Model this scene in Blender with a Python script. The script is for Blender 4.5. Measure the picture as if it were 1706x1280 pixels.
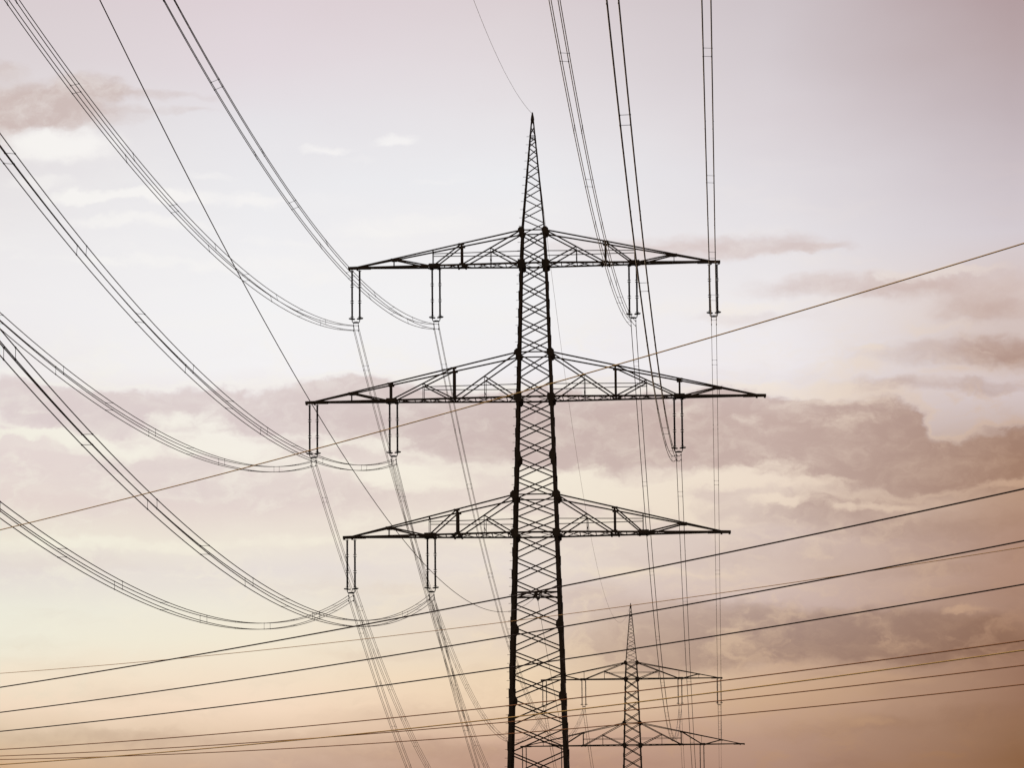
import bpy, bmesh, math, random
from mathutils import Vector, Matrix
R = math.radians
for o in list(bpy.data.objects):
    bpy.data.objects.remove(o)
scene = bpy.context.scene
COL = scene.collection
random.seed(7)

# ------------------------------------------------------------------ camera
cam_data = bpy.data.cameras.new('camera')
cam_data.sensor_width = 36.0
cam_data.lens = 36.0 * 7173.56 / 1706.0          # a long telephoto
cam_data.clip_start = 0.5
cam_data.clip_end = 30000.0
cam = bpy.data.objects.new('camera', cam_data)
COL.objects.link(cam)
cam.matrix_world = (Matrix.Translation((0, 0, 1.7)) @ Matrix.Rotation(0.04834, 4, 'Z')
                    @ Matrix.Rotation(math.pi / 2 + 0.15932, 4, 'X') @ Matrix.Rotation(-0.00878, 4, 'Z'))
scene.camera = cam
scene.view_settings.view_transform = 'Standard'
scene.view_settings.look = 'None'
scene.view_settings.exposure = 0.0
scene.view_settings.gamma = 1.0
scene.render.resolution_x = 1024
scene.render.resolution_y = 769
scene.render.filter_size = 1.2

# ------------------------------------------------------------------ sky: directions in degrees (azimuth, elevation)
SKY_AZ = [-9.638, -6.188, -2.713, 0.761, 3.969]
CLEAR_EL = [14.226, 13.433, 12.638, 11.842, 11.044, 10.246, 9.368, 8.969, 8.489, 8.010, 7.531, 7.053, 6.654, 6.176, 5.698, 5.221, 4.824, 4.427, 4.030]
CLEAR = [[(217, 206, 209), (222, 209, 214), (219, 208, 211), (206, 196, 200), (178, 157, 159)],
 [(220, 211, 213), (226, 216, 221), (225, 217, 220), (211, 202, 206), (184, 166, 168)],
 [(226, 220, 221), (230, 227, 231), (231, 227, 230), (218, 210, 214), (192, 178, 182)],
 [(231, 227, 228), (235, 234, 237), (236, 236, 239), (225, 220, 224), (203, 192, 197)],
 [(236, 233, 234), (240, 239, 241), (240, 237, 238), (230, 226, 229), (212, 203, 208)],
 [(239, 236, 237), (243, 242, 243), (242, 241, 242), (237, 232, 233), (215, 198, 194)],
 [(240, 236, 236), (244, 242, 243), (241, 238, 240), (239, 234, 237), (208, 190, 184)],
 [(237, 230, 229), (239, 232, 231), (236, 228, 226), (229, 220, 221), (214, 199, 199)],
 [(230, 217, 213), (223, 209, 206), (212, 194, 189), (212, 195, 190), (200, 180, 174)],
 [(229, 214, 209), (232, 220, 213), (226, 211, 203), (214, 195, 185), (176, 146, 126)],
 [(229, 214, 207), (228, 213, 207), (230, 215, 205), (220, 201, 189), (182, 148, 126)],
 [(237, 230, 214), (238, 229, 215), (234, 221, 208), (212, 192, 184), (178, 143, 125)],
 [(229, 220, 214), (231, 222, 216), (231, 219, 211), (212, 190, 178), (177, 141, 122)],
 [(236, 233, 218), (239, 232, 217), (222, 206, 196), (206, 182, 173), (168, 133, 115)],
 [(239, 234, 216), (242, 232, 211), (229, 209, 189), (194, 166, 151), (157, 121, 101)],
 [(243, 226, 202), (244, 224, 200), (239, 215, 184), (203, 170, 144), (152, 114, 94)],
 [(241, 218, 193), (245, 219, 194), (236, 208, 177), (201, 166, 141), (152, 114, 92)],
 [(219, 195, 167), (226, 198, 171), (209, 173, 150), (183, 148, 128), (146, 108, 82)],
 [(209, 171, 133), (200, 169, 149), (191, 153, 134), (174, 138, 119), (140, 100, 71)]]
CLOUD_EL = [12.638, 10.406, 8.649, 7.053, 5.619, 4.030]
DARK = [[(205, 187, 182), (205, 189, 186), (214, 200, 198), (212, 197, 195), (190, 170, 166)],
 [(222, 208, 205), (222, 208, 206), (222, 206, 204), (216, 201, 199), (202, 177, 169)],
 [(220, 206, 205), (217, 202, 200), (201, 181, 176), (195, 170, 161), (159, 124, 107)],
 [(224, 211, 209), (222, 208, 203), (212, 193, 186), (190, 167, 158), (160, 124, 103)],
 [(222, 208, 186), (224, 202, 180), (206, 180, 160), (163, 135, 122), (138, 102, 82)],
 [(192, 162, 132), (190, 156, 134), (172, 134, 112), (152, 114, 92), (128, 88, 60)]]
LIGHT = [[(248, 245, 241), (247, 244, 243), (244, 242, 242), (236, 228, 226), (214, 200, 198)],
 [(245, 243, 240), (245, 243, 242), (245, 242, 239), (242, 235, 230), (222, 206, 199)],
 [(243, 239, 226), (246, 241, 232), (245, 238, 223), (240, 225, 210), (204, 172, 148)],
 [(243, 239, 222), (244, 237, 221), (243, 233, 214), (234, 214, 194), (192, 155, 130)],
 [(240, 238, 220), (243, 230, 208), (242, 220, 190), (220, 187, 156), (176, 136, 110)],
 [(218, 184, 146), (216, 180, 152), (200, 160, 130), (180, 140, 110), (144, 102, 72)]]
DARK_BLOBS = [(1.550,4.495,1.280,0.160,0.45), (2.981,4.670,1.200,0.208,0.50), (-0.174,6.147,0.960,0.112,0.40), (3.576,6.241,0.960,0.144,0.50),
 (2.391,6.582,1.280,0.112,0.40), (-8.195,8.658,0.960,0.128,0.40), (-7.231,8.105,1.440,0.128,0.45), (-9.435,12.834,0.880,0.272,1.30),
 (-8.666,12.687,0.760,0.224,1.20), (-8.426,13.055,0.496,0.192,1.05), (-7.858,12.966,0.560,0.104,0.60), (-9.633,12.499,0.352,0.224,1.10),
 (-9.601,13.258,0.320,0.128,0.70), (-6.964,12.999,0.640,0.064,0.40), (-7.166,12.751,0.720,0.072,0.50), (0.310,10.987,1.280,0.160,1.05),
 (-0.666,10.820,1.200,0.144,0.80), (-1.680,10.993,0.960,0.128,0.50), (1.240,10.888,0.640,0.080,0.80), (1.593,10.387,1.280,0.176,0.95),
 (3.283,10.297,1.120,0.288,0.85), (3.755,9.951,0.880,0.160,0.75), (3.020,9.446,1.280,0.224,0.75), (3.980,9.405,0.640,0.224,0.90),
 (2.288,9.010,0.960,0.144,0.85), (3.688,8.976,0.640,0.112,0.60), (0.455,10.003,1.120,0.112,0.50), (-8.030,7.903,2.560,0.288,0.50),
 (-5.464,7.626,2.560,0.288,0.50), (3.215,7.677,1.440,0.176,0.80), (-0.940,8.709,1.040,0.320,0.80), (1.533,7.537,0.960,0.192,1.05),
 (0.407,7.349,1.760,0.160,0.50), (2.406,7.202,1.760,0.208,0.80), (0.798,6.809,2.560,0.272,0.40), (3.593,6.915,0.960,0.400,0.40),
 (-1.775,6.325,0.880,0.176,0.60), (-1.061,5.776,1.760,0.416,0.80), (0.379,5.757,1.600,0.384,1.00), (1.895,5.781,1.680,0.384,1.20),
 (3.005,5.651,1.280,0.384,1.05), (-0.425,5.434,1.600,0.240,0.45), (-4.507,5.551,1.120,0.112,0.50), (-6.025,4.250,4.160,0.208,0.50),
 (-8.959,4.470,1.440,0.160,0.60), (-6.821,4.467,1.920,0.112,0.50), (-8.581,6.789,1.840,0.160,0.50), (-4.503,6.387,1.040,0.096,0.40),
 (-3.555,4.235,1.600,0.256,0.40)]
HEAP_BLOBS = [(-5.098,9.141,0.480,0.160,0.70), (-2.351,8.901,0.560,0.176,0.70), (0.153,8.916,0.480,0.160,0.70), (1.396,8.670,0.400,0.208,0.60),
 (-6.832,9.101,0.480,0.112,0.50), (-9.156,8.842,1.200,0.208,1.00), (-9.517,9.029,0.560,0.208,0.95), (-6.992,8.870,1.360,0.208,1.00),
 (-5.179,8.966,0.880,0.256,1.00), (-4.090,8.698,1.280,0.400,0.95), (-8.035,8.595,1.600,0.144,0.70), (-6.026,8.624,1.200,0.160,0.60),
 (-3.041,8.532,1.200,0.480,0.95), (-1.871,8.520,1.120,0.480,1.00), (-0.701,8.450,1.360,0.480,1.10), (0.269,8.611,0.880,0.400,1.10),
 (0.746,8.324,1.200,0.496,1.05), (1.788,8.200,0.960,0.528,1.15), (2.245,8.557,0.496,0.320,1.20), (2.984,7.984,0.880,0.320,1.15),
 (3.984,8.119,0.688,0.368,1.20), (1.075,8.676,0.480,0.208,0.60)]
LIGHT_BLOBS = [(-8.617,11.594,0.720,0.112,0.70), (-6.839,11.927,0.480,0.080,0.60), (-5.986,11.095,0.720,0.096,0.60), (-9.183,11.825,0.560,0.128,0.60),
 (-3.829,11.849,0.480,0.064,0.50), (-7.644,10.730,0.960,0.096,0.50), (-8.593,8.378,0.480,0.128,0.80), (-7.474,8.741,0.400,0.112,0.70),
 (-4.819,7.943,0.640,0.144,0.80), (-5.302,8.304,0.320,0.112,0.80), (-2.563,7.849,0.480,0.160,0.80), (0.014,7.817,0.480,0.144,0.70),
 (1.053,7.561,0.400,0.096,0.70), (1.636,8.586,0.480,0.112,0.50), (0.350,8.689,0.480,0.112,0.40), (-0.778,8.707,0.480,0.128,0.45),
 (2.910,8.240,0.400,0.080,0.40), (0.282,4.750,1.120,0.144,0.70), (1.728,5.403,0.960,0.080,0.40), (2.517,5.152,0.720,0.080,0.45),
 (-1.603,7.280,0.960,0.128,0.60), (-3.051,7.374,0.960,0.112,0.60), (-4.576,8.341,0.560,0.128,0.60), (0.084,7.218,0.720,0.080,0.50),
 (2.652,7.491,0.560,0.072,0.60), (2.948,9.789,0.960,0.112,0.70), (3.610,10.526,0.640,0.072,0.60), (3.094,9.190,0.720,0.080,0.60),
 (1.520,10.739,0.880,0.080,0.50), (-6.836,10.814,1.280,0.112,0.50), (-8.692,10.800,0.960,0.080,0.45), (-8.825,12.289,0.800,0.256,1.25),
 (-8.133,11.600,1.040,0.096,0.80), (-4.275,12.377,0.400,0.104,1.05), (-5.294,12.290,0.400,0.072,0.90), (-7.808,11.285,1.200,0.096,0.85),
 (-6.230,11.612,0.640,0.128,0.95), (-4.321,11.277,1.120,0.192,0.85), (-5.460,10.657,1.200,0.224,0.70), (-7.325,11.646,0.560,0.144,0.80),
 (-4.806,12.155,0.400,0.064,0.40), (-9.233,8.476,0.880,0.072,1.00), (-7.913,8.278,0.480,0.160,1.05), (-7.072,8.503,0.640,0.272,0.95),
 (-6.509,8.305,0.640,0.192,0.95), (-5.785,8.089,0.800,0.160,0.75), (-4.014,7.820,0.720,0.240,1.00), (-1.757,7.904,0.720,0.240,0.95),
 (-8.025,7.029,2.080,0.104,0.80), (-5.143,7.067,1.040,0.104,0.70), (-8.916,8.733,0.560,0.040,0.50), (2.725,10.511,0.880,0.096,0.90),
 (0.457,10.139,1.600,0.112,0.80), (1.892,9.281,0.640,0.120,0.80), (2.042,9.533,0.320,0.080,1.00), (2.044,8.896,0.880,0.176,0.85),
 (1.083,9.075,1.120,0.144,0.75), (0.739,7.925,0.880,0.160,0.70), (-0.471,7.729,1.520,0.112,0.90), (-1.077,7.553,0.640,0.224,1.00),
 (-0.395,7.409,0.480,0.208,0.80), (0.651,7.504,0.432,0.096,1.00), (1.932,7.449,0.640,0.072,0.90), (1.379,7.794,0.640,0.088,0.70),
 (3.733,7.681,0.720,0.072,0.80), (-0.969,6.595,1.840,0.104,0.70), (0.791,6.435,1.040,0.064,0.55), (1.083,5.001,1.600,0.224,0.95),
 (1.948,4.552,0.440,0.088,0.90), (2.810,4.144,0.480,0.064,0.85), (3.269,6.042,0.360,0.056,1.00), (-1.788,5.211,1.280,0.320,0.50),
 (1.042,7.004,1.040,0.080,0.40)]

def lin(c):
    c /= 255.0
    return c / 12.92 if c <= 0.04045 else ((c + 0.055) / 1.055) ** 2.4
def rgb(c):
    return (lin(c[0]), lin(c[1]), lin(c[2]), 1.0)

SUN_EL, SUN_AZ = 5.0, -14.0      # low behind the pylons, left of the frame
world = bpy.data.worlds.new('World')
scene.world = world
world.use_nodes = True
nt = world.node_tree
nt.nodes.clear()
NL = nt.links
def node(kind, **kw):
    n = nt.nodes.new(kind)
    for k, v in kw.items():
        setattr(n, k, v)
    return n
def put(sock, v):
    if isinstance(v, bpy.types.NodeSocket):
        NL.new(v, sock)
    else:
        sock.default_value = v
def mth(op, a, b=None, c=None, clamp=False):
    n = node('ShaderNodeMath', operation=op, use_clamp=clamp)
    put(n.inputs[0], a)
    if b is not None: put(n.inputs[1], b)
    if c is not None: put(n.inputs[2], c)
    return n.outputs[0]
def vmath(op, a, b=None, c=None):
    n = node('ShaderNodeVectorMath', operation=op)
    put(n.inputs[0], a)
    if b is not None: put(n.inputs[1], b)
    if c is not None: put(n.inputs[2], c)
    return n.outputs['Value'] if op in ('LENGTH', 'DOT_PRODUCT') else n.outputs['Vector']
def smooth(v, lo, hi, a=0.0, b=1.0, kind='SMOOTHSTEP'):
    n = node('ShaderNodeMapRange', interpolation_type=kind)
    put(n.inputs['Value'], v)
    n.inputs['From Min'].default_value = lo; n.inputs['From Max'].default_value = hi
    n.inputs['To Min'].default_value = a; n.inputs['To Max'].default_value = b
    return n.outputs['Result']
def mixc(f, a, b):
    n = node('ShaderNodeMix', data_type='RGBA')
    put(n.inputs[0], f); put(n.inputs[6], a); put(n.inputs[7], b)
    return n.outputs[2]
def noise(vec, scale, detail, rough=0.55, lac=2.0, dist=0.0, off=(0, 0, 0)):
    m = node('ShaderNodeMapping')
    m.inputs['Location'].default_value = off
    m.inputs['Scale'].default_value = scale
    put(m.inputs['Vector'], vec)
    n = node('ShaderNodeTexNoise', noise_dimensions='3D')
    n.inputs['Scale'].default_value = 1.0
    n.inputs['Detail'].default_value = detail
    n.inputs['Roughness'].default_value = rough
    n.inputs['Lacunarity'].default_value = lac
    n.inputs['Distortion'].default_value = dist
    put(n.inputs['Vector'], m.outputs[0])
    return n

tc = node('ShaderNodeTexCoord')
sep = node('ShaderNodeSeparateXYZ'); put(sep.inputs[0], tc.outputs['Generated'])
RAD = 180.0 / math.pi
az = mth('MULTIPLY', mth('ARCTAN2', sep.outputs[0], sep.outputs[1]), RAD)
el = mth('MULTIPLY', mth('ARCSINE', sep.outputs[2]), RAD)
comb = node('ShaderNodeCombineXYZ'); put(comb.inputs[0], az); put(comb.inputs[1], el)
pos = comb.outputs[0]

# turbulence that bends every edge in the sky
w1 = noise(pos, (0.55, 1.1, 1), 3.0, 0.5, off=(3.1, 7.7, 0))
w2 = noise(pos, (2.6, 4.2, 1), 5.0, 0.6, off=(11.3, 2.9, 1))
warp = vmath('MULTIPLY_ADD', vmath('SUBTRACT', w1.outputs['Color'], (0.5, 0.5, 0.5)), (0.8, 0.4, 0.0), pos)
warp_soft = warp
warp = vmath('MULTIPLY_ADD', vmath('SUBTRACT', w2.outputs['Color'], (0.5, 0.5, 0.5)), (0.5, 0.3, 0.0), warp)
wsep = node('ShaderNodeSeparateXYZ'); put(wsep.inputs[0], warp_soft)

def colour_field(rows, els, v_az, v_el):
    lo, hi = min(els), max(els)
    t = smooth(v_el, lo, hi, kind='LINEAR')
    cols = []
    for j in range(len(SKY_AZ)):
        r = node('ShaderNodeValToRGB')
        cr = r.color_ramp
        cr.interpolation = 'LINEAR'
        st = sorted(((e - lo) / (hi - lo), rows[i][j]) for i, e in enumerate(els))
        cr.elements[0].position = st[0][0]; cr.elements[0].color = rgb(st[0][1])
        cr.elements[1].position = st[-1][0]; cr.elements[1].color = rgb(st[-1][1])
        for p, h in st[1:-1]:
            e = cr.elements.new(p); e.color = rgb(h)
        put(r.inputs[0], t)
        cols.append(r.outputs[0])
    c = cols[0]
    for j in range(1, len(cols)):
        f = smooth(v_az, SKY_AZ[j - 1], SKY_AZ[j], kind='LINEAR')
        c = mixc(f, c, cols[j])
    return c

def blob_sum(blobs, vec):
    acc = 0.0
    for (a, e, ra, re, amp) in blobs:
        q = vmath('MULTIPLY_ADD', vec, (1 / ra, 1 / re, 0.0), (-a / ra, -e / re, 0.0))
        f = smooth(vmath('LENGTH', q), 0.15, 1.55, amp, 0.0)
        acc = mth('ADD', acc, f) if not isinstance(acc, float) else f
    return acc

clear = colour_field(CLEAR, CLEAR_EL, wsep.outputs[0], wsep.outputs[1])
dark = colour_field(DARK, CLOUD_EL, az, el)
light = colour_field(LIGHT, CLOUD_EL, az, el)

fb = noise(warp, (0.9, 1.7, 1), 11.0, 0.63, off=(5.2, 1.3, 4)).outputs['Fac']
fb2 = noise(warp, (2.0, 3.3, 1), 11.0, 0.64, off=(8.2, 3.3, 9)).outputs['Fac']
veil = noise(warp, (0.45, 2.2, 1), 8.0, 0.58, off=(2.2, 9.3, 5)).outputs['Fac']

D = mth('MULTIPLY_ADD', mth('SUBTRACT', fb, 0.5), 1.0, blob_sum(DARK_BLOBS, warp))
dm = smooth(D, 0.08, 1.3)
# heaped cloud: billowing, crisper rims
bil = mth('ABSOLUTE', mth('SUBTRACT', noise(warp, (2.1, 3.0, 1), 6.0, 0.55, off=(1.7, 6.1, 2)).outputs['Fac'], 0.5))
H = mth('MULTIPLY_ADD', mth('SUBTRACT', fb, 0.5), 1.15, blob_sum(HEAP_BLOBS, warp))
H = mth('MULTIPLY_ADD', bil, -0.9, H)
hm = smooth(H, 0.14, 0.78)
rim = mth('MULTIPLY', smooth(H, -0.08, 0.20), smooth(H, 0.16, 0.55, 1.0, 0.0))
low = smooth(el, 5.4, 8.2, 0.5, 1.0)     # flatter, smoother cloud near the horizon
# darker and paler heaps within the cloud
dark2 = mixc(mth('MULTIPLY', smooth(fb2, 0.40, 0.72, 0.0, 0.36), low), dark, light)
L = mth('MULTIPLY_ADD', mth('SUBTRACT', fb2, 0.5), mth('MULTIPLY', smooth(el, 10.0, 12.4, 1.7, 0.5), low), blob_sum(LIGHT_BLOBS, warp))
lm = smooth(L, 0.18, 1.15)
veil_m = mth('MULTIPLY', smooth(veil, 0.46, 0.74, 0.0, 0.36), smooth(el, 10.8, 13.0, 1.0, 0.0))
sky_col = mixc(veil_m, clear, light)
veil_d = noise(warp, (0.4, 1.6, 1), 8.0, 0.58, off=(14.2, 1.3, 7)).outputs['Fac']
sky_col = mixc(mth('MULTIPLY', smooth(veil_d, 0.5, 0.76, 0.0, 0.30), smooth(el, 8.6, 10.2, 1.0, 0.0)), sky_col, dark)
sky_col = mixc(mth('MULTIPLY', dm, 0.96), sky_col, dark2)
sky_col = mixc(mth('MULTIPLY', hm, 0.90), sky_col, dark2)
rim = mth('MULTIPLY', rim, smooth(el, 9.5, 10.2, 1.0, 0.0))
sky_col = mixc(mth('MULTIPLY', rim, 0.55), sky_col, light)
sky_col = mixc(mth('MULTIPLY', lm, 0.92), sky_col, light)

# away from the afterglow the sky falls back to the plain evening air
fwd = vmath('DOT_PRODUCT', tc.outputs['Generated'], (-0.24, 0.96, 0.10))
glow = smooth(fwd, -0.35, 0.85)
nish = node('ShaderNodeTexSky', sky_type='NISHITA')
nish.sun_disc = False
nish.sun_elevation = R(SUN_EL)
nish.sun_rotation = R(SUN_AZ)
nish.air_density = 1.3
nish.dust_density = 3.0
bg_n = node('ShaderNodeBackground'); put(bg_n.inputs[0], nish.outputs[0]); bg_n.inputs[1].default_value = 0.15
bg_c = node('ShaderNodeBackground'); put(bg_c.inputs[0], sky_col); bg_c.inputs[1].default_value = 1.0
mx = node('ShaderNodeMixShader'); put(mx.inputs[0], glow); NL.new(bg_n.outputs[0], mx.inputs[1]); NL.new(bg_c.outputs[0], mx.inputs[2])
wo = node('ShaderNodeOutputWorld'); NL.new(mx.outputs[0], wo.inputs[0])

# ------------------------------------------------------------------ sun, low and behind thin cloud
sl = bpy.data.lights.new('sun', 'SUN')
sl.energy = 0.6; sl.angle = R(10); sl.color = (1.0, 0.72, 0.5)
so = bpy.data.objects.new('sun', sl); COL.objects.link(so)
sd = Vector((math.sin(R(SUN_AZ)) * math.cos(R(SUN_EL)), math.cos(R(SUN_AZ)) * math.cos(R(SUN_EL)), math.sin(R(SUN_EL))))
so.rotation_euler = (-sd).to_track_quat('-Z', 'Y').to_euler()

# ------------------------------------------------------------------ materials
def material(name, c1, c2, rough, scale, metal=0.0, spec=0.5):
    m = bpy.data.materials.new(name); m.use_nodes = True
    t = m.node_tree; b = t.nodes['Principled BSDF']
    tx = t.nodes.new('ShaderNodeTexCoord')
    n = t.nodes.new('ShaderNodeTexNoise'); n.inputs['Scale'].default_value = scale; n.inputs['Detail'].default_value = 6
    r = t.nodes.new('ShaderNodeValToRGB')
    r.color_ramp.elements[0].position = 0.35; r.color_ramp.elements[0].color = (*c1, 1)
    r.color_ramp.elements[1].position = 0.68; r.color_ramp.elements[1].color = (*c2, 1)
    t.links.new(tx.outputs['Object'], n.inputs['Vector']); t.links.new(n.outputs['Fac'], r.inputs[0])
    t.links.new(r.outputs[0], b.inputs['Base Color'])
    b.inputs['Roughness'].default_value = rough; b.inputs['Metallic'].default_value = metal
    b.inputs['Specular IOR Level'].default_value = spec
    return m
STEEL = material('weathered_dark_steel', (0.065, 0.028, 0.017), (0.11, 0.05, 0.03), 0.65, 1.3, 0, 0.25)
CERAMIC = material('brown_glazed_ceramic', (0.030, 0.016, 0.010), (0.045, 0.022, 0.014), 0.45, 6.0, 0, 0.3)
FITTING = material('dark_galvanised_fitting', (0.025, 0.020, 0.017), (0.045, 0.035, 0.03), 0.6, 8.0, 0, 0.25)
ALU = material('grimy_aluminium_strand', (0.055, 0.032, 0.018), (0.085, 0.05, 0.028), 0.6, 0.4, 0, 0.25)
BLACKWIRE = material('dark_strand', (0.06, 0.022, 0.010), (0.09, 0.034, 0.015), 0.6, 0.3, 0, 0.25)
DULLWIRE = material('dull_flare_brown_strand', (0.50, 0.17, 0.03), (0.60, 0.22, 0.05), 0.5, 0.3, 0.6, 0.4)  # brown partly lens flare, put into the base colour of the lower wires
BROWNWIRE = material('flare_brown_strand', (0.95, 0.56, 0.15), (0.98, 0.62, 0.18), 0.45, 0.25, 0.8, 0.5)  # golden lens flare tint painted into the wire colour, not rust alone
TANWIRE = material('pale_tan_strand', (0.88, 0.46, 0.13), (0.92, 0.52, 0.16), 0.45, 0.25, 0.8, 0.5)  # thin wire whose tan also carries painted lens flare

# ------------------------------------------------------------------ mesh helpers
class MB:
    def __init__(s): s.v = []; s.f = []
    def add(s, v, f):
        b = len(s.v); s.v += [tuple(q) for q in v]; s.f += [tuple(i + b for i in q) for q in f]
    def bar(s, p, q, w, h=None, up=(0, 0, 1), roll=0.0):
        h = h or w
        p, q = Vector(p), Vector(q); d = q - p
        if d.length < 1e-6: return
        d.normalize(); u = Vector(up)
        if abs(d.dot(u)) > 0.97: u = Vector((0, 1, 0))
        x = d.cross(u).normalized(); y = x.cross(d).normalized()
        if roll:
            c, sn = math.cos(roll), math.sin(roll); x, y = x * c + y * sn, y * c - x * sn
        vs = [e + x * (a * w / 2) + y * (b * h / 2) for e in (p, q) for a, b in ((-1, -1), (1, -1), (1, 1), (-1, 1))]
        s.add(vs, [(3, 2, 1, 0), (4, 5, 6, 7), (0, 1, 5, 4), (1, 2, 6, 5), (2, 3, 7, 6), (3, 0, 4, 7)])
    def angle(s, p, q, size, thick, ax, ay):
        """rolled angle section: corner on p-q, flanges along ax and ay"""
        p, q = Vector(p), Vector(q); ax, ay = Vector(ax), Vector(ay)
        prof = [(0, 0), (size, 0), (size, thick), (thick, thick), (thick, size), (0, size)]
        vs = [e + ax * a + ay * b for e in (p, q) for a, b in prof]
        fs = [(0, 1, 2, 3), (0, 3, 4, 5), (9, 8, 7, 6), (11, 10, 9, 6)]
        fs += [(i, (i + 1) % 6, (i + 1) % 6 + 6, i + 6) for i in range(6)]
        s.add(vs, fs)
    def tube(s, pts, r, n=6):
        pts = [Vector(p) for p in pts]; rings = []
        for i, p in enumerate(pts):
            d = (pts[min(i + 1, len(pts) - 1)] - pts[max(i - 1, 0)]).normalized()
            u = Vector((0, 0, 1)) if abs(d.z) < 0.95 else Vector((0, 1, 0))
            x = d.cross(u).normalized(); y = x.cross(d)
            rr = r[i] if isinstance(r, (list, tuple)) else r
            rings.append([p + x * (rr * math.cos(2 * math.pi * k / n)) + y * (rr * math.sin(2 * math.pi * k / n)) for k in range(n)])
        vs = [v for g in rings for v in g]; fs = []
        for i in range(len(pts) - 1):
            for k in range(n):
                a = i * n + k; b = i * n + (k + 1) % n
                fs.append((a, b, b + n, a + n))
        fs.append(tuple(range(n - 1, -1, -1))); e = (len(pts) - 1) * n; fs.append(tuple(range(e, e + n)))
        s.add(vs, fs)
    def lathe(s, x, y, prof, n=10):
        """profile of (radius, z) turned round a vertical axis"""
        vs = [(x + r * math.cos(2 * math.pi * k / n), y + r * math.sin(2 * math.pi * k / n), z) for r, z in prof for k in range(n)]
        fs = []
        for i in range(len(prof) - 1):
            for k in range(n):
                a = i * n + k; b = i * n + (k + 1) % n
                fs.append((a, a + n, b + n, b))
        fs.append(tuple(range(n))); e = (len(prof) - 1) * n; fs.append(tuple(range(e + n - 1, e - 1, -1)))
        s.add(vs, fs)
    def plate(s, c, poly, thick, axis='Y'):
        """polygon in the XZ plane (axis Y) or XY plane (axis Z), extruded along the axis"""
        c = Vector(c); vs = []
        for t in (-thick / 2, thick / 2):
            for a, b in poly:
                vs.append(c + (Vector((a, t, b)) if axis == 'Y' else Vector((a, b, t)) if axis == 'Z' else Vector((t, a, b))))
        n = len(poly)
        fs = [tuple(range(n)), tuple(range(2 * n - 1, n - 1, -1))] + [(i, i + n, (i + 1) % n + n, (i + 1) % n) for i in range(n)]
        s.add(vs, fs)
    def mesh(s, name, mat):
        me = bpy.data.meshes.new(name); me.from_pydata(s.v, [], s.f); me.update()
        me.materials.append(mat)
        bm = bmesh.new(); bm.from_mesh(me); bmesh.ops.recalc_face_normals(bm, faces=bm.faces); bm.to_mesh(me); bm.free()
        return me
    def build(s, name, mat, parent=None, loc=None):
        o = bpy.data.objects.new(name, s.mesh(name, mat)); COL.objects.link(o)
        if parent: o.parent = parent
        if loc: o.location = loc
        return o
def thing(name, label, cat, loc=(0, 0, 0), group=None):
    o = bpy.data.objects.new(name, None); COL.objects.link(o); o.location = loc
    o.empty_display_size = 0.5
    o['label'] = label; o['category'] = cat
    if group: o['group'] = group
    return o
def tag(o, label, cat, group=None):
    o['label'] = label; o['category'] = cat
    if group: o['group'] = group
def copy_tree(o, parent=None):
    c = o.copy(); COL.objects.link(c); c.parent = parent
    for ch in list(o.children): copy_tree(ch, c)
    return c

# ------------------------------------------------------------------ ground (below the picture)
g = MB(); NG = 64
ring = [(9000 * math.cos(2 * math.pi * k / NG), 9000 * math.sin(2 * math.pi * k / NG), 0) for k in range(NG)]
g.add([(0, 0, 0)] + ring, [(0, 1 + k, 1 + (k + 1) % NG) for k in range(NG)])
FIELD = material('dusky_field', (0.030, 0.032, 0.012), (0.06, 0.055, 0.022), 0.9, 0.02, 0, 0.2)
go = g.build('ground', FIELD); go['kind'] = 'structure'

# ------------------------------------------------------------------ the lattice pylon
Z_TIP = 80.78
ARMS_NEAR = [
 dict(z=67.95, rise=2.79, tip=15.42, heavy=[5.95], light=[3.55], kroot=[(5.95, 3.55)], kmid=[], plate=8.28, thin=[8.35], node=11.6, rail=(8.35, 1.0)),
 dict(z=56.71, rise=3.74, tip=19.0, heavy=[6.65, 11.9], light=[4.1, 9.2], kroot=[(6.65, 4.1)], kmid=[(6.65, 11.9, 9.2)], plate=11.85, thin=[], node=15.15, rail=(9.2, 1.05)),
 dict(z=45.45, rise=3.13, tip=15.92, heavy=[6.45], light=[4.2], kroot=[(6.45, 4.2)], kmid=[], plate=8.75, thin=[8.75], node=12.1, rail=(8.75, 1.1)),
]
ARMS_FAR = [
 dict(z=67.95, rise=2.79, tip=15.42, heavy=[], light=[4.6], kroot=[(8.05, 4.6)], kmid=[], plate=8.28, thin=[8.05], node=11.4, rail=(4.5, 1.1)),
 dict(z=56.71, rise=3.74, tip=19.0, heavy=[8.3], light=[5.0], kroot=[(8.3, 5.0)], kmid=[], plate=11.85, thin=[11.7], node=15.1, rail=(8.3, 1.1)),
 dict(z=45.45, rise=3.13, tip=15.92, heavy=[], light=[4.9], kroot=[(8.6, 4.9)], kmid=[], plate=8.75, thin=[8.6], node=12.1, rail=(4.9, 1.1)),
]
def half_width(z):
    if z > 70.74:
        return max(0.06, (1.97 - (z - 70.74) * 0.181) / 2)
    return (2.03 + (70.74 - z) * 0.0632) / 2
OCT = lambda r, sx=1.0, sz=1.0: [(r * sx * math.cos(math.pi / 8 + k * math.pi / 4), r * sz * math.sin(math.pi / 8 + k * math.pi / 4)) for k in range(8)]

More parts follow.
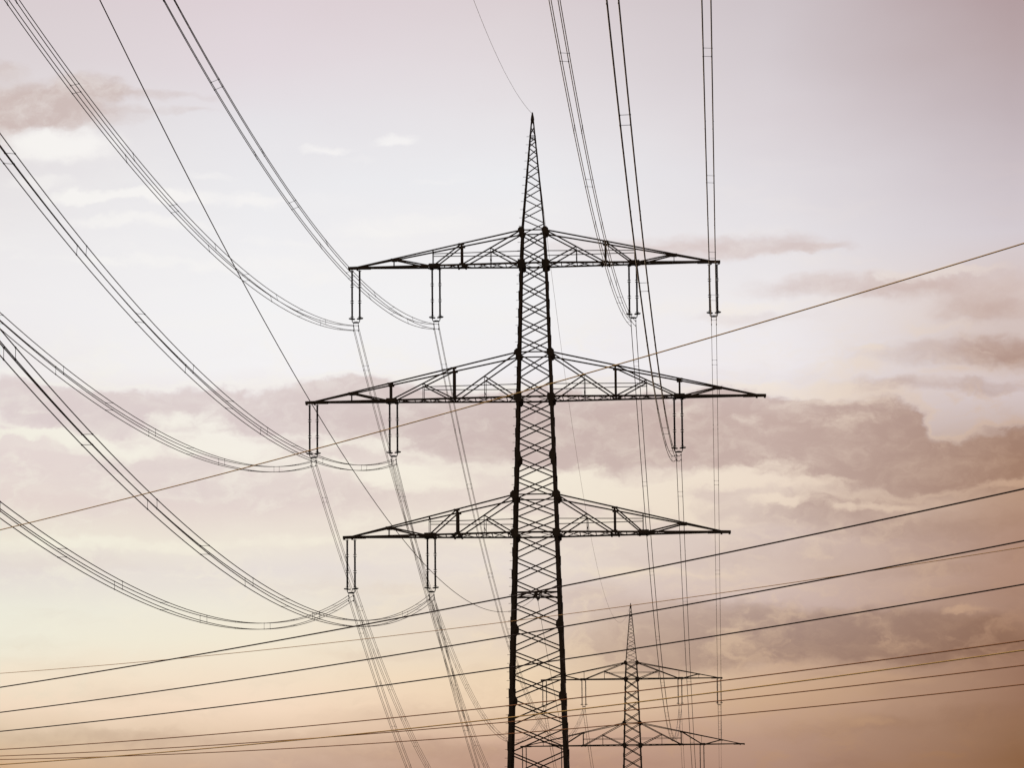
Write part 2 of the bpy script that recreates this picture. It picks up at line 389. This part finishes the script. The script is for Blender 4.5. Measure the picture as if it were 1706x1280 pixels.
def lattice_pylon(label, loc, arms, peak_n=11, near=True):
    root = thing('lattice_pylon', label, 'pylon', loc, 'lattice pylons of the line')
    z1, z2, z3 = (a['z'] for a in arms); u1, u2, u3 = (a['z'] + a['rise'] for a in arms)
    levels = []
    below = [z3, 43.58, 41.71, 39.75, 37.85, 35.9, 33.97, 32.0, 29.9, 27.7, 25.4, 23.0, 20.4, 17.6, 14.6, 11.4, 8.0, 4.2, 0.0]
    n_mid = 5 if near else 4
    levels += [(u1 + (z1 - u1) * i / 2) for i in range(3)]
    levels += [(z1 + (u2 - z1) * i / n_mid) for i in range(1, n_mid + 1)]
    levels += [(u2 + (z2 - u2) * i / 2) for i in range(1, 3)]
    levels += [(z2 + (u3 - z2) * i / n_mid) for i in range(1, n_mid + 1)]
    levels += [(u3 + (z3 - u3) * i / 2) for i in range(1, 3)]
    levels += below[1:]
    side_levels = [z for z in levels[3:] if z > 20]
    # legs: four rolled angles, flanges facing in
    for sx in (-1, 1):
        for sy in (-1, 1):
            m = MB()
            zs = [0, 16, 33, z3, z2, z1, u1, 75.5, Z_TIP - 0.35]
            for a, b in zip(zs[:-1], zs[1:]):
                size = 0.30 if b < 34 else 0.26 if b < 46 else 0.22 if b < 60 else 0.19 if b < 71 else 0.11
                wa, wb = half_width(a), half_width(b)
                m.angle((sx * wa, sy * wa, a), (sx * wb, sy * wb, b), size, 0.03 if b < 71 else 0.02, (-sx, 0, 0), (0, -sy, 0))
                if b < 71:       # doubled backing plate along the outer side of the leg
                    m.bar((sx * (wa + 0.012), sy * (wa - size * 0.5), a + 0.4), (sx * (wb + 0.012), sy * (wb - size * 0.5), b - 0.5), 0.03, size * 0.6, up=(0, 1, 0))
            for i, z in enumerate(side_levels):      # splice plates that step out along the leg
                w = half_width(z); zz = z + (0.28 if sy < 0 else -0.1)
                m.bar((sx * (w + 0.03), sy * (w - 0.16), zz - 0.38), (sx * (w + 0.03), sy * (w - 0.16), zz + 0.38), 0.045, 0.24, up=(0, 1, 0))
            m.build('leg', STEEL, root)
    # climbing pegs up one leg, one every 0.7 m (too small to show on the distant pylon)
    if near:
        peg = MB(); peg.bar((0.02, 0, 0), (-0.24, 0, 0), 0.03)
        peg = peg.mesh('climbing_peg', STEEL)
        for k in range(85):
            z = 20.0 + 0.7 * k; w = half_width(z)
            o = bpy.data.objects.new('climbing_peg', peg); COL.objects.link(o); o.parent = root
            o.location = (-w, -w + 0.05, z)
    # lacing of the four faces
    m = MB(); bs = 0.105 if near else 0.12
    def face(s_, a, b):
        wa, wb = half_width(a), half_width(b)
        gap = 0.11
        ga, gb = half_width(a - gap), half_width(b + gap)
        for q in (-1, 1):
            # front and back faces, then the two sides
            m.bar((q * ga, s_ * (ga - 0.04), a - gap), (-q * gb, s_ * (gb - 0.04), b + gap), 0.03, bs, up=(0, s_, 0.01), roll=math.pi / 2)
            m.bar((s_ * (ga - 0.04 + 0.02 * q), q * ga, a - gap), (s_ * (gb - 0.04 + 0.02 * q), -q * gb, b + gap), 0.03, bs, up=(s_, 0, 0.01), roll=math.pi / 2)
    for a, b in zip(levels[:-1], levels[1:]):
        for s_ in (-1, 1): face(s_, a, b)
    # peak: single zigzag, mirrored from front to back
    n = peak_n; ps = [u1 + (Z_TIP - 2.0 - u1) * (1 - (1 - i / n) ** 1.25) for i in range(n + 1)]
    pb = 0.085 if near else 0.075
    for i in range(n):
        a, b = ps[i], ps[i + 1]; wa, wb = half_width(a), half_width(b); q = 1 if i % 2 else -1
        for s_ in (-1, 1):
            m.bar((s_ * q * wa, s_ * wa, a), (-s_ * q * wb, s_ * wb, b), pb, 0.02, up=(0, 1, 0))
            m.bar((s_ * wa, -s_ * q * wa, a), (s_ * wb, s_ * q * wb, b), pb, 0.02, up=(1, 0, 0))
    w = half_width(Z_TIP - 2.0)
    for dz in (0, 0.1, 0.2):
        for s_ in (-1, 1):
            m.bar((-w, s_ * w, Z_TIP - 2.1 + dz), (w, s_ * w, Z_TIP - 2.1 + dz), 0.04)
    for s_ in (-1, 1):
        for q in (-1, 1):
            m.bar((q * w, s_ * w, Z_TIP - 1.9), (-q * w * .6, s_ * w * .6, Z_TIP - 1.1), 0.04)
            m.bar((q * w * .6, s_ * w * .6, Z_TIP - 1.1), (-q * w * .3, s_ * w * .3, Z_TIP - 0.5), 0.04)
    # horizontal frames at every crossarm chord
    for z in (u1, z1, u2, z2, u3, z3):
        w = half_width(z)
        for s_ in (-1, 1):
            h = 0.10 if z in (u1, u2, u3) else 0.15
            m.bar((-w, s_ * w, z), (w, s_ * w, z), 0.06, h); m.bar((s_ * w, -w, z), (s_ * w, w, z), 0.06, h)
        if z in (z1, z2, z3):
            m.bar((-w, -w, z - 0.03), (0, w, z - 0.03), 0.07, 0.03); m.bar((w, -w, z - 0.03), (0, w, z - 0.03), 0.07, 0.03)
            m.bar((-w, w, z + 0.03), (0, -w, z + 0.03), 0.07, 0.03); m.bar((w, w, z + 0.03), (0, -w, z + 0.03), 0.07, 0.03)
    m.build('lacing', STEEL, root)
    # horizontal diaphragm that carries the lower cable
    m = MB(); z = 40.5; w = half_width(z)
    for s_ in (-1, 1):
        m.bar((-w, s_ * w, z), (w, s_ * w, z), 0.08, 0.14); m.bar((s_ * w, -w, z), (s_ * w, w, z), 0.08, 0.14)
        m.bar((-w, s_ * w, z), (0, 0, z + 0.02), 0.08, 0.05); m.bar((w, s_ * w, z), (0, 0, z - 0.04), 0.08, 0.05)
        m.bar((s_ * 0.5, -w, z - 0.06), (0, w, z - 0.06), 0.06, 0.04)
    m.bar((0, -w, z - 0.25), (0, w, z - 0.25), 0.1, 0.1)
    m.plate((0, -w - 0.02, z - 0.05), OCT(0.17), 0.03); m.plate((0, w + 0.02, z - 0.05), OCT(0.17), 0.03)
    m.build('cable_diaphragm', STEEL, root)
    # gusset plates
    def gusset(z, poly, dx=0.0):
        w = half_width(z)
        for sx in (-1, 1):
            for sy in (-1, 1):
                m = MB()
                m.plate((sx * (w + dx), sy * (w + 0.022), z), [(sx * a, b) for a, b in poly], 0.03)
                m.build('gusset_plate', STEEL, root)
    for u in (u1, u2, u3): gusset(u, OCT(0.30 if u is u1 else 0.33 if u is u2 else 0.37, 1.0, 1.05))
    for zz in (z1, z2, z3): gusset(zz, [(-0.40, 0.20), (-0.34, 0.30), (0.16, 0.30), (0.22, 0.2), (0.22, -0.25), (-0.05, -0.42), (-0.28, -0.40), (-0.40, -0.25)], -0.02)
    for zz in (51.83, 37.85, 32.0, 25.4): gusset(zz, [(0.03, 0.62), (-0.25, 0.55), (-0.46, 0.16), (-0.46, -0.16), (-0.25, -0.55), (0.03, -0.62)])
    # tip fitting
    m = MB(); w = half_width(Z_TIP - 0.35)
    m.lathe(0, 0, [(0.05, Z_TIP + 0.12), (0.07, Z_TIP - 0.02), (0.13, Z_TIP - 0.3), (0.16, Z_TIP - 0.55), (0.10, Z_TIP - 0.6)], 8)
    m.build('peak_cap', STEEL, root)
    # crossarms
    for A in arms:
        for sx in (-1, 1):
            z, up, T = A['z'], A['z'] + A['rise'], A['tip']
            rb, rt = half_width(z), half_width(up)
            arm = bpy.data.objects.new('crossarm', None); COL.objects.link(arm); arm.parent = root
            arm.empty_display_size = 0.5
            def yw(x, r): return r + (0.10 - r) * max(0, min(1, (x - r) / (T - 0.6 - r)))
            def B(x, s_): return Vector((sx * x, s_ * yw(x, rb), z))
            def U(x, s_):
                t = (x - rt) / (T - 0.75 - rt)
                return Vector((sx * x, s_ * (rt + (0.10 - rt) * t), up + (z + 0.06 - up) * t))
            for s_ in (-1, 1):
                m = MB(); m.angle(B(rb, s_) + Vector((0, 0, -0.06)), B(T - 0.3, s_) + Vector((0, 0, -0.06)), 0.15, 0.03, (0, -s_, 0), (0, 0, 1))
                m.build('bottom_chord', STEEL, arm)
                m = MB(); m.bar(U(rt, s_), U(T - 0.75, s_), 0.07, 0.115); m.build('top_chord', STEEL, arm)
            m = MB(); hv = 0.15 if near else 0.13; th = 0.095 if near else 0.10
            for s_ in (-1, 1):
                for (x, xm) in A['kroot']:
                    p, q = U(rt, s_), B(x, s_); t = (xm - rt) / (x - rt); k = p.lerp(q, t)
                    m.bar(p, q, 0.05, th + .015); m.bar(k, B(rb, s_), 0.05, th + .01); m.bar(k, (k.x, B(xm, s_).y, z), 0.05, th, up=(0, 1, 0))
                for (xa, xb, xm) in A['kmid']:
                    p, q = U(xa, s_), B(xb, s_); t = (xm - xa) / (xb - xa); k = p.lerp(q, t)
                    m.bar(p, q, 0.05, th + .015); m.bar(k, B(xa, s_), 0.05, th + .01); m.bar(k, (k.x, B(xm, s_).y, z), 0.05, th, up=(0, 1, 0))
                for x in A['heavy']: m.bar(U(x, s_), B(x, s_), hv, hv * .7, up=(0, 1, 0))
                for x in A['thin'] + [A['node']]: m.bar(U(x, s_), B(x, s_), 0.05, th + .01, up=(0, 1, 0))
                if A['heavy'] and not A['kmid']: m.bar(U(A['heavy'][0], s_), B(A['plate'], s_), 0.05, th + .015)
                m.bar(B(A['plate'] + 0.3, s_), U(A['node'], s_), 0.05, th + .025)
            # flat lacing between the two bottom chords
            st = [rb, 2.3, 3.6, 4.9, 6.2, 7.4, 8.6, 9.9, 11.2, 12.6, 14.0, 15.6, 17.2]
            st = [x for x in st if x < T - 1.5] + [T - 1.2]
            for i in range(len(st) - 1):
                q = 1 if i % 2 else -1
                m.bar(B(st[i], q), B(st[i + 1], -q), 0.07, 0.05); m.bar(B(st[i], -q) + Vector((0, 0, .04)), B(st[i + 1], q) + Vector((0, 0, .04)), 0.06, 0.04)
                m.bar(B(st[i + 1], q), B(st[i + 1], -q), 0.06, 0.06)
            for x in A['heavy'] + A['thin'] + [A['node']]: m.bar(U(x, 1), U(x, -1), 0.08, 0.08)
            for x, xm in A['kroot']: m.bar(B(xm, 1) + Vector((0, 0, .5)), B(xm, -1) + Vector((0, 0, .5)), 0.04, 0.04)
            m.build('lacing', STEEL, arm)
            m = MB(); xr, hr = A['rail']
            for s_ in (-1, 1):
                m.bar((sx * rb, s_ * rb * .96, z + hr), (sx * xr, s_ * yw(xr, rb) * .96, z + hr), 0.06)
            m.build('hand_rail', STEEL, arm)
            # hanger plates and the solid end of the arm
            y = yw(A['plate'], rb)
            for xc, hw, hh in ((A['plate'], 0.52, 0.11), ) + ((() if A['kmid'] or not A['heavy'] else ((A['heavy'][0], 0.25, 0.09),))):
                m = MB()
                for s_ in (-1, 1):
                    m.plate((sx * xc, s_ * (yw(xc, rb) + 0.02), z + 0.02), [(-hw, -hh), (hw, -hh), (hw * .9, hh * 1.5), (-hw * .75, hh * 1.5)], 0.03)
                m.bar((sx * (xc - .3), -yw(xc, rb), z - 0.05), (sx * (xc - .3), yw(xc, rb), z - 0.05), 0.14, 0.18)
                m.bar((sx * (xc + .3), -yw(xc, rb), z - 0.05), (sx * (xc + .3), yw(xc, rb), z - 0.05), 0.14, 0.18)
                m.build('hanger_plate', STEEL, arm)
            m = MB()
            for xn in (A['node'],) + tuple(A['heavy']):
                for s_ in (-1, 1):
                    p = U(xn, s_); m.plate((p.x, p.y + s_ * 0.03, p.z - .04), [(-.22, -.1), (.22, -.1), (.26, .08), (-.26, .08)], 0.03)
            m.build('node_plate', STEEL, arm)
            m = MB()
            m.plate((sx * (T - 0.9), 0, z), [(-1.0 * sx, -0.12), (0.9 * sx, -0.11), (0.9 * sx, 0.11), (0.2 * sx, 0.13), (-1.0 * sx, 0.12)], 0.22)
            for dx in (0.12, 0.78): m.bar((sx * (T - dx), 0, z - 0.05), (sx * (T - dx), 0, z - 0.2), 0.16, 0.2, up=(0, 1, 0))
            m.build('arm_end', STEEL, arm)
    return root

X1, Y1, SPAN, DX = -15.035, 350.0, 379.39, -0.385
P1 = lattice_pylon('large dark lattice pylon in the middle with three crossarms', (X1, Y1, 0), ARMS_NEAR, 11, True)
P2 = lattice_pylon('small distant lattice pylon low on the right behind the large one', (X1 + DX, Y1 + SPAN, 0), ARMS_FAR, 12, False)

# ------------------------------------------------------------------ insulator sets
def insulator_set():
    root = thing('insulator_set', '', 'insulator')
    for s in (-1, 1):
        x = s * 0.315
        m = MB(); prof = [(0.03, -0.10), (0.03, -0.20)]
        z = -0.20
        for seg in range(3):
            prof += [(0.055, z - 0.01), (0.15, z - 0.02), (0.15, z - 0.05), (0.065, z - 0.06)]
            k = z - 0.10
            for q in range(13):
                prof += [(0.065, k), (0.092, k - 0.04), (0.065, k - 0.07)]
                k -= 0.082
            z = k - 0.02
            prof += [(0.06, z), (0.15, z - 0.02), (0.15, z - 0.05), (0.055, z - 0.06)]
            z -= 0.16
            prof += [(0.055, z)]
        m.lathe(x, 0, prof, 10)
        m.build('insulator_rod', CERAMIC, root)
        zr = -4.27
        m = MB(); pts = []
        for k in range(21):
            a = 2 * math.pi * k / 20
            pts.append((x + s * 0.02 + 0.235 * math.cos(a), 0.235 * math.sin(a), zr + s * 0.03 * math.cos(a) + (0.02 if s > 0 else 0)))
        m.tube(pts, 0.042, 6)
        m.bar((x - 0.24, 0, zr), (x + 0.24, 0, zr), 0.04, 0.05); m.bar((x, -0.24, zr), (x, 0.24, zr), 0.04, 0.05)
        m.build('arcing_ring', FITTING, root)
        m = MB(); m.tube([(x, 0, z + 0.1), (x, 0, -4.40), (x - s * 0.02, 0, -4.52), (x - s * 0.10, 0, -4.575), (x - s * 0.2, 0, -4.585)], 0.042, 6)
        m.build('link', FITTING, root)
    m = MB(); m.plate((0, 0, -4.585), [(-.25, -.06), (.25, -.06), (.25, .04), (.1, .08), (-.1, .08), (-.25, .04)], 0.06)
    m.build('yoke_plate', FITTING, root)
    for s in (-1, 1):
        m = MB(); x = s * 0.2
        m.bar((x, 0, -4.58), (x, 0, -5.27), 0.035, 0.035)
        for zc in (-4.85, -5.25): m.bar((x, -0.16, zc), (x, 0.16, zc), 0.075, 0.09)
        m.build('suspension_clamp', FITTING, root)
    return root
PHASES = {  # lateral position, arm level, words
 'top_left_outer':  (-14.78, 67.95), 'top_left_inner':  (-8.12, 67.95),
 'mid_left_outer':  (-18.32, 56.71), 'mid_left_inner':  (-11.70, 56.71),
 'low_left_outer':  (-15.24, 45.45), 'low_left_inner':  (-8.64, 45.45),
 'top_right_inner': (8.18, 67.95), 'top_right_outer': (14.81, 67.95), 'mid_right_inner': (11.75, 56.71)}
SHORT = {
 'top_left_outer': 'top arm\'s left tip', 'top_left_inner': 'top arm\'s inner left',
 'mid_left_outer': 'middle arm\'s left tip', 'mid_left_inner': 'middle arm\'s inner left',
 'low_left_outer': 'lowest arm\'s left tip', 'low_left_inner': 'lowest arm\'s inner left',
 'top_right_inner': 'top arm\'s inner right', 'top_right_outer': 'top arm\'s right tip',
 'mid_right_inner': 'middle arm\'s right half'}
proto = None
for key, (x, z) in PHASES.items():
    for (px, py, who) in ((X1, Y1, 'large'), (X1 + DX, Y1 + SPAN, 'distant')):
        if who == 'distant' and key.startswith('low'): continue      # below the picture
        if proto is None: proto = o = insulator_set()
        else: o = copy_tree(proto)
        o.location = (px + x, py, z)
        o['label'] = 'twin-rod insulator set on the %s of the %s pylon' % (SHORT[key], who)
        o['group'] = 'insulator sets of the %s pylon' % who

# ------------------------------------------------------------------ conductors
HS = [123, 159, 195.8, 232, 268, 303, 335]
VS = [105, 141.3, 177.5, 214.3, 249.8, 285, 320.6]
def bundle(name_label, group, fn, twist, y0, y1, spacers, r_wire, twist_end=0.0, n=72, detail=True):
    """four parallel strands round the curve fn(y); twist tapers off towards the clamp"""
    root = thing('conductor_bundle', name_label, 'power line', fn(y1), group)
    base = Vector(fn(y1))
    def tw(y): return R(twist) * min(1.0, abs(y - 350) / 45.0) if twist else 0.0
    def strand(y, i, j):
        c = Vector(fn(y)) - base; a = tw(y)
        u, v = 0.2 * i, 0.2 * j
        return c + Vector((u * math.cos(a) - v * math.sin(a), 0, u * math.sin(a) + v * math.cos(a)))
    for i in (-1, 1):
        for j in (-1, 1):
            m = MB(); m.tube([strand(y1 + (y0 - y1) * k / n, i, j) for k in range(n + 1)], r_wire, 6)
            m.build('conductor', ALU, root)
    for y, kind in spacers:
        for s in (-1, 1):
            m = MB()
            a, b = (((-1, s), (1, s)) if kind == 'H' else ((s, -1), (s, 1)))
            p, q = strand(y, *a), strand(y, *b)
            m.tube([p, q], 0.011, 5)
            for e, ij in ((p, a), (q, b)):
                d = (strand(y + 0.5, *ij) - strand(y - 0.5, *ij)).normalized()
                m.tube([e - d * 0.09, e - d * 0.06, e + d * 0.06, e + d * 0.09], [0.012, 0.034, 0.034, 0.012], 6)
            m.build('spacer', FITTING, root)
    return root
NEARFIT = {
 'top_left_outer': (-29.82, 62.90, -.1723, 4.727e-4, 12), 'top_left_inner': (-23.18, 62.91, -.1709, 4.66e-4, 22),
 'mid_left_inner': (-26.73, 51.63, -.1695, 4.666e-4, -5), 'mid_left_outer': (-33.35, 51.64, -.1704, 4.743e-4, 0),
 'low_left_inner': (-23.68, 40.40, -.1665, 4.613e-4, 0.3), 'low_left_outer': (-30.28, 40.47, -.17, 4.795e-4, 0.2),
 'top_right_inner': (-6.88, 62.88, -.1579, 4.24e-4, -4), 'mid_right_inner': (-3.33, 51.69, -.1577, 4.316e-4, 2), 'top_right_outer': (-.22, 62.89, -.1567, 4.20e-4, -3)}
RW = 0.0165
for key, (x, z0, a, b, twist) in NEARFIT.items():
    fn = lambda y, x=x, z0=z0, a=a, b=b: (x, y, z0 + a * (350 - y) + b * (350 - y) ** 2)
    sp = [(y, 'H') for y in HS] + [(y, 'V') for y in VS]
    side = 'rising' if 'right' in key else 'sweeping left'
    bundle('wire bundle %s from the %s of the large pylon' % (side, SHORT[key]), 'conductor bundles in front of the large pylon',
           fn, twist, -15.0, 350.0, sp, 0.022, n=80)
    # next span, on to the distant pylon
    xa, xb = X1 + PHASES[key][0], X1 + DX + PHASES[key][0]
    def fn2(y, xa=xa, xb=xb, z0=z0):
        t = (y - Y1) / SPAN
        return (xa + (xb - xa) * t, y, z0 - 4 * 16.7 * t * (1 - t))
    sp = [(Y1 + 10 + 17.95 * k, 'H' if k % 2 == 0 else 'V') for k in range(21)]
    bundle('wire bundle dropping behind from the %s of the large pylon' % SHORT[key], 'conductor bundles between the two pylons',
           fn2, 0, Y1, Y1 + SPAN, sp, 0.0195, n=60)
    if not key.startswith('low'):
        def fn3(y, xb=xb, z0=z0):
            t = (y - Y1 - SPAN) / SPAN
            return (xb - 0.4 * t, y, z0 - 4 * 16.7 * t * (1 - t))
        bundle('faint wire bundle beyond the distant pylon, from its %s' % SHORT[key], 'conductor bundles beyond the distant pylon',
               fn3, 0, Y1 + SPAN, Y1 + 2 * SPAN, [(Y1 + SPAN + 10 + 17.95 * k, 'H' if k % 2 == 0 else 'V') for k in range(0, 12)], RW, n=48)

# ------------------------------------------------------------------ earth wires and the lower cable
def single(name, label, cat, pts, r, mat, group=None):
    b = Vector(pts[0])
    m = MB(); m.tube([Vector(p) - b for p in pts], r, 6)
    o = m.build(name, mat, None, b); tag(o, label, cat, group); return o
def ypts(fn, a, b, n=80): return [fn(a + (b - a) * k / n) for k in range(n + 1)]
single('earth_wire', 'thin wire from the peak of the large pylon up out of the photo', 'wire',
       ypts(lambda y: (-15.06, y, 80.8 - .1801 * (350 - y) + 5.0e-4 * (350 - y) ** 2), 350, -12), 0.0125, BLACKWIRE, 'earth wires of the line')
single('earth_wire', 'hair-thin wire from the peak of the large pylon down to the distant peak', 'wire',
       ypts(lambda y: (X1 + DX * (y - Y1) / SPAN, y, 80.75 - 4 * 17.2 * ((y - Y1) / SPAN) * (1 - (y - Y1) / SPAN)), Y1, Y1 + SPAN), 0.0125, BLACKWIRE, 'earth wires of the line')
single('lower_cable', 'single black cable falling steeply from the upper left into the large pylon body', 'cable',
       ypts(lambda y: (-15.035 + .0008 * (350 - y), y, 40.45 - .1534 * (350 - y) + 4.09e-4 * (350 - y) ** 2), 350, -25), 0.0165, BLACKWIRE, 'lower cables of the line')
single('lower_cable', 'thin cable falling right from the middle of the large pylon body', 'cable',
       ypts(lambda y: (X1 + DX * (y - Y1) / SPAN, y, 40.45 - 4 * 14.8 * ((y - Y1) / SPAN) * (1 - (y - Y1) / SPAN)), Y1, Y1 + SPAN), 0.0165, BLACKWIRE, 'lower cables of the line')

# ------------------------------------------------------------------ wires of the line that crosses in front
CROSS = [
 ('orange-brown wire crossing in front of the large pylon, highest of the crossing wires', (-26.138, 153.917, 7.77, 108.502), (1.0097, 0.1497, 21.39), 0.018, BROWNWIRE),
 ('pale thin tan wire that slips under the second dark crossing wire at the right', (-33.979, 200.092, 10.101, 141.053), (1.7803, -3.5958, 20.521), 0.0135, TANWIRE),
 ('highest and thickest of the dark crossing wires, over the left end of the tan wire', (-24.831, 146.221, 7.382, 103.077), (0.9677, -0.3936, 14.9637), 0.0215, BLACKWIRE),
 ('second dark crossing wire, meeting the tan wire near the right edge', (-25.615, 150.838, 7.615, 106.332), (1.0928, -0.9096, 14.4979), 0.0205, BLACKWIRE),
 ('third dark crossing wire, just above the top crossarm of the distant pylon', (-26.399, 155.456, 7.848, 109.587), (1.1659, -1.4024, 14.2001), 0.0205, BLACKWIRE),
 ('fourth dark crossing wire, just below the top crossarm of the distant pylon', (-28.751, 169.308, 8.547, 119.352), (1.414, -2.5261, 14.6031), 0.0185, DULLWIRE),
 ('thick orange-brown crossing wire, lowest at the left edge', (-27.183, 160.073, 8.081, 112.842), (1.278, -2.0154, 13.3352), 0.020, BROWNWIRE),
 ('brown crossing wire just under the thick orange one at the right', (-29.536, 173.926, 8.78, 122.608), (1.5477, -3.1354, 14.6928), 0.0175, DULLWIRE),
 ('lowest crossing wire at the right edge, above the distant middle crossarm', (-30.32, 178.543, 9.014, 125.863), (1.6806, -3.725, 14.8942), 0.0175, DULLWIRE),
]
for label, (ax, ay, bx, by), (c2, c1, c0), r, mat in CROSS:
    pts = []
    for k in range(61):
        t = -0.45 + 1.9 * k / 60
        pts.append((ax + (bx - ax) * t, ay + (by - ay) * t, c2 * t * t + c1 * t + c0))
    single('overhead_wire', label, 'wire', pts, r, mat, 'wires of the line crossing in front')
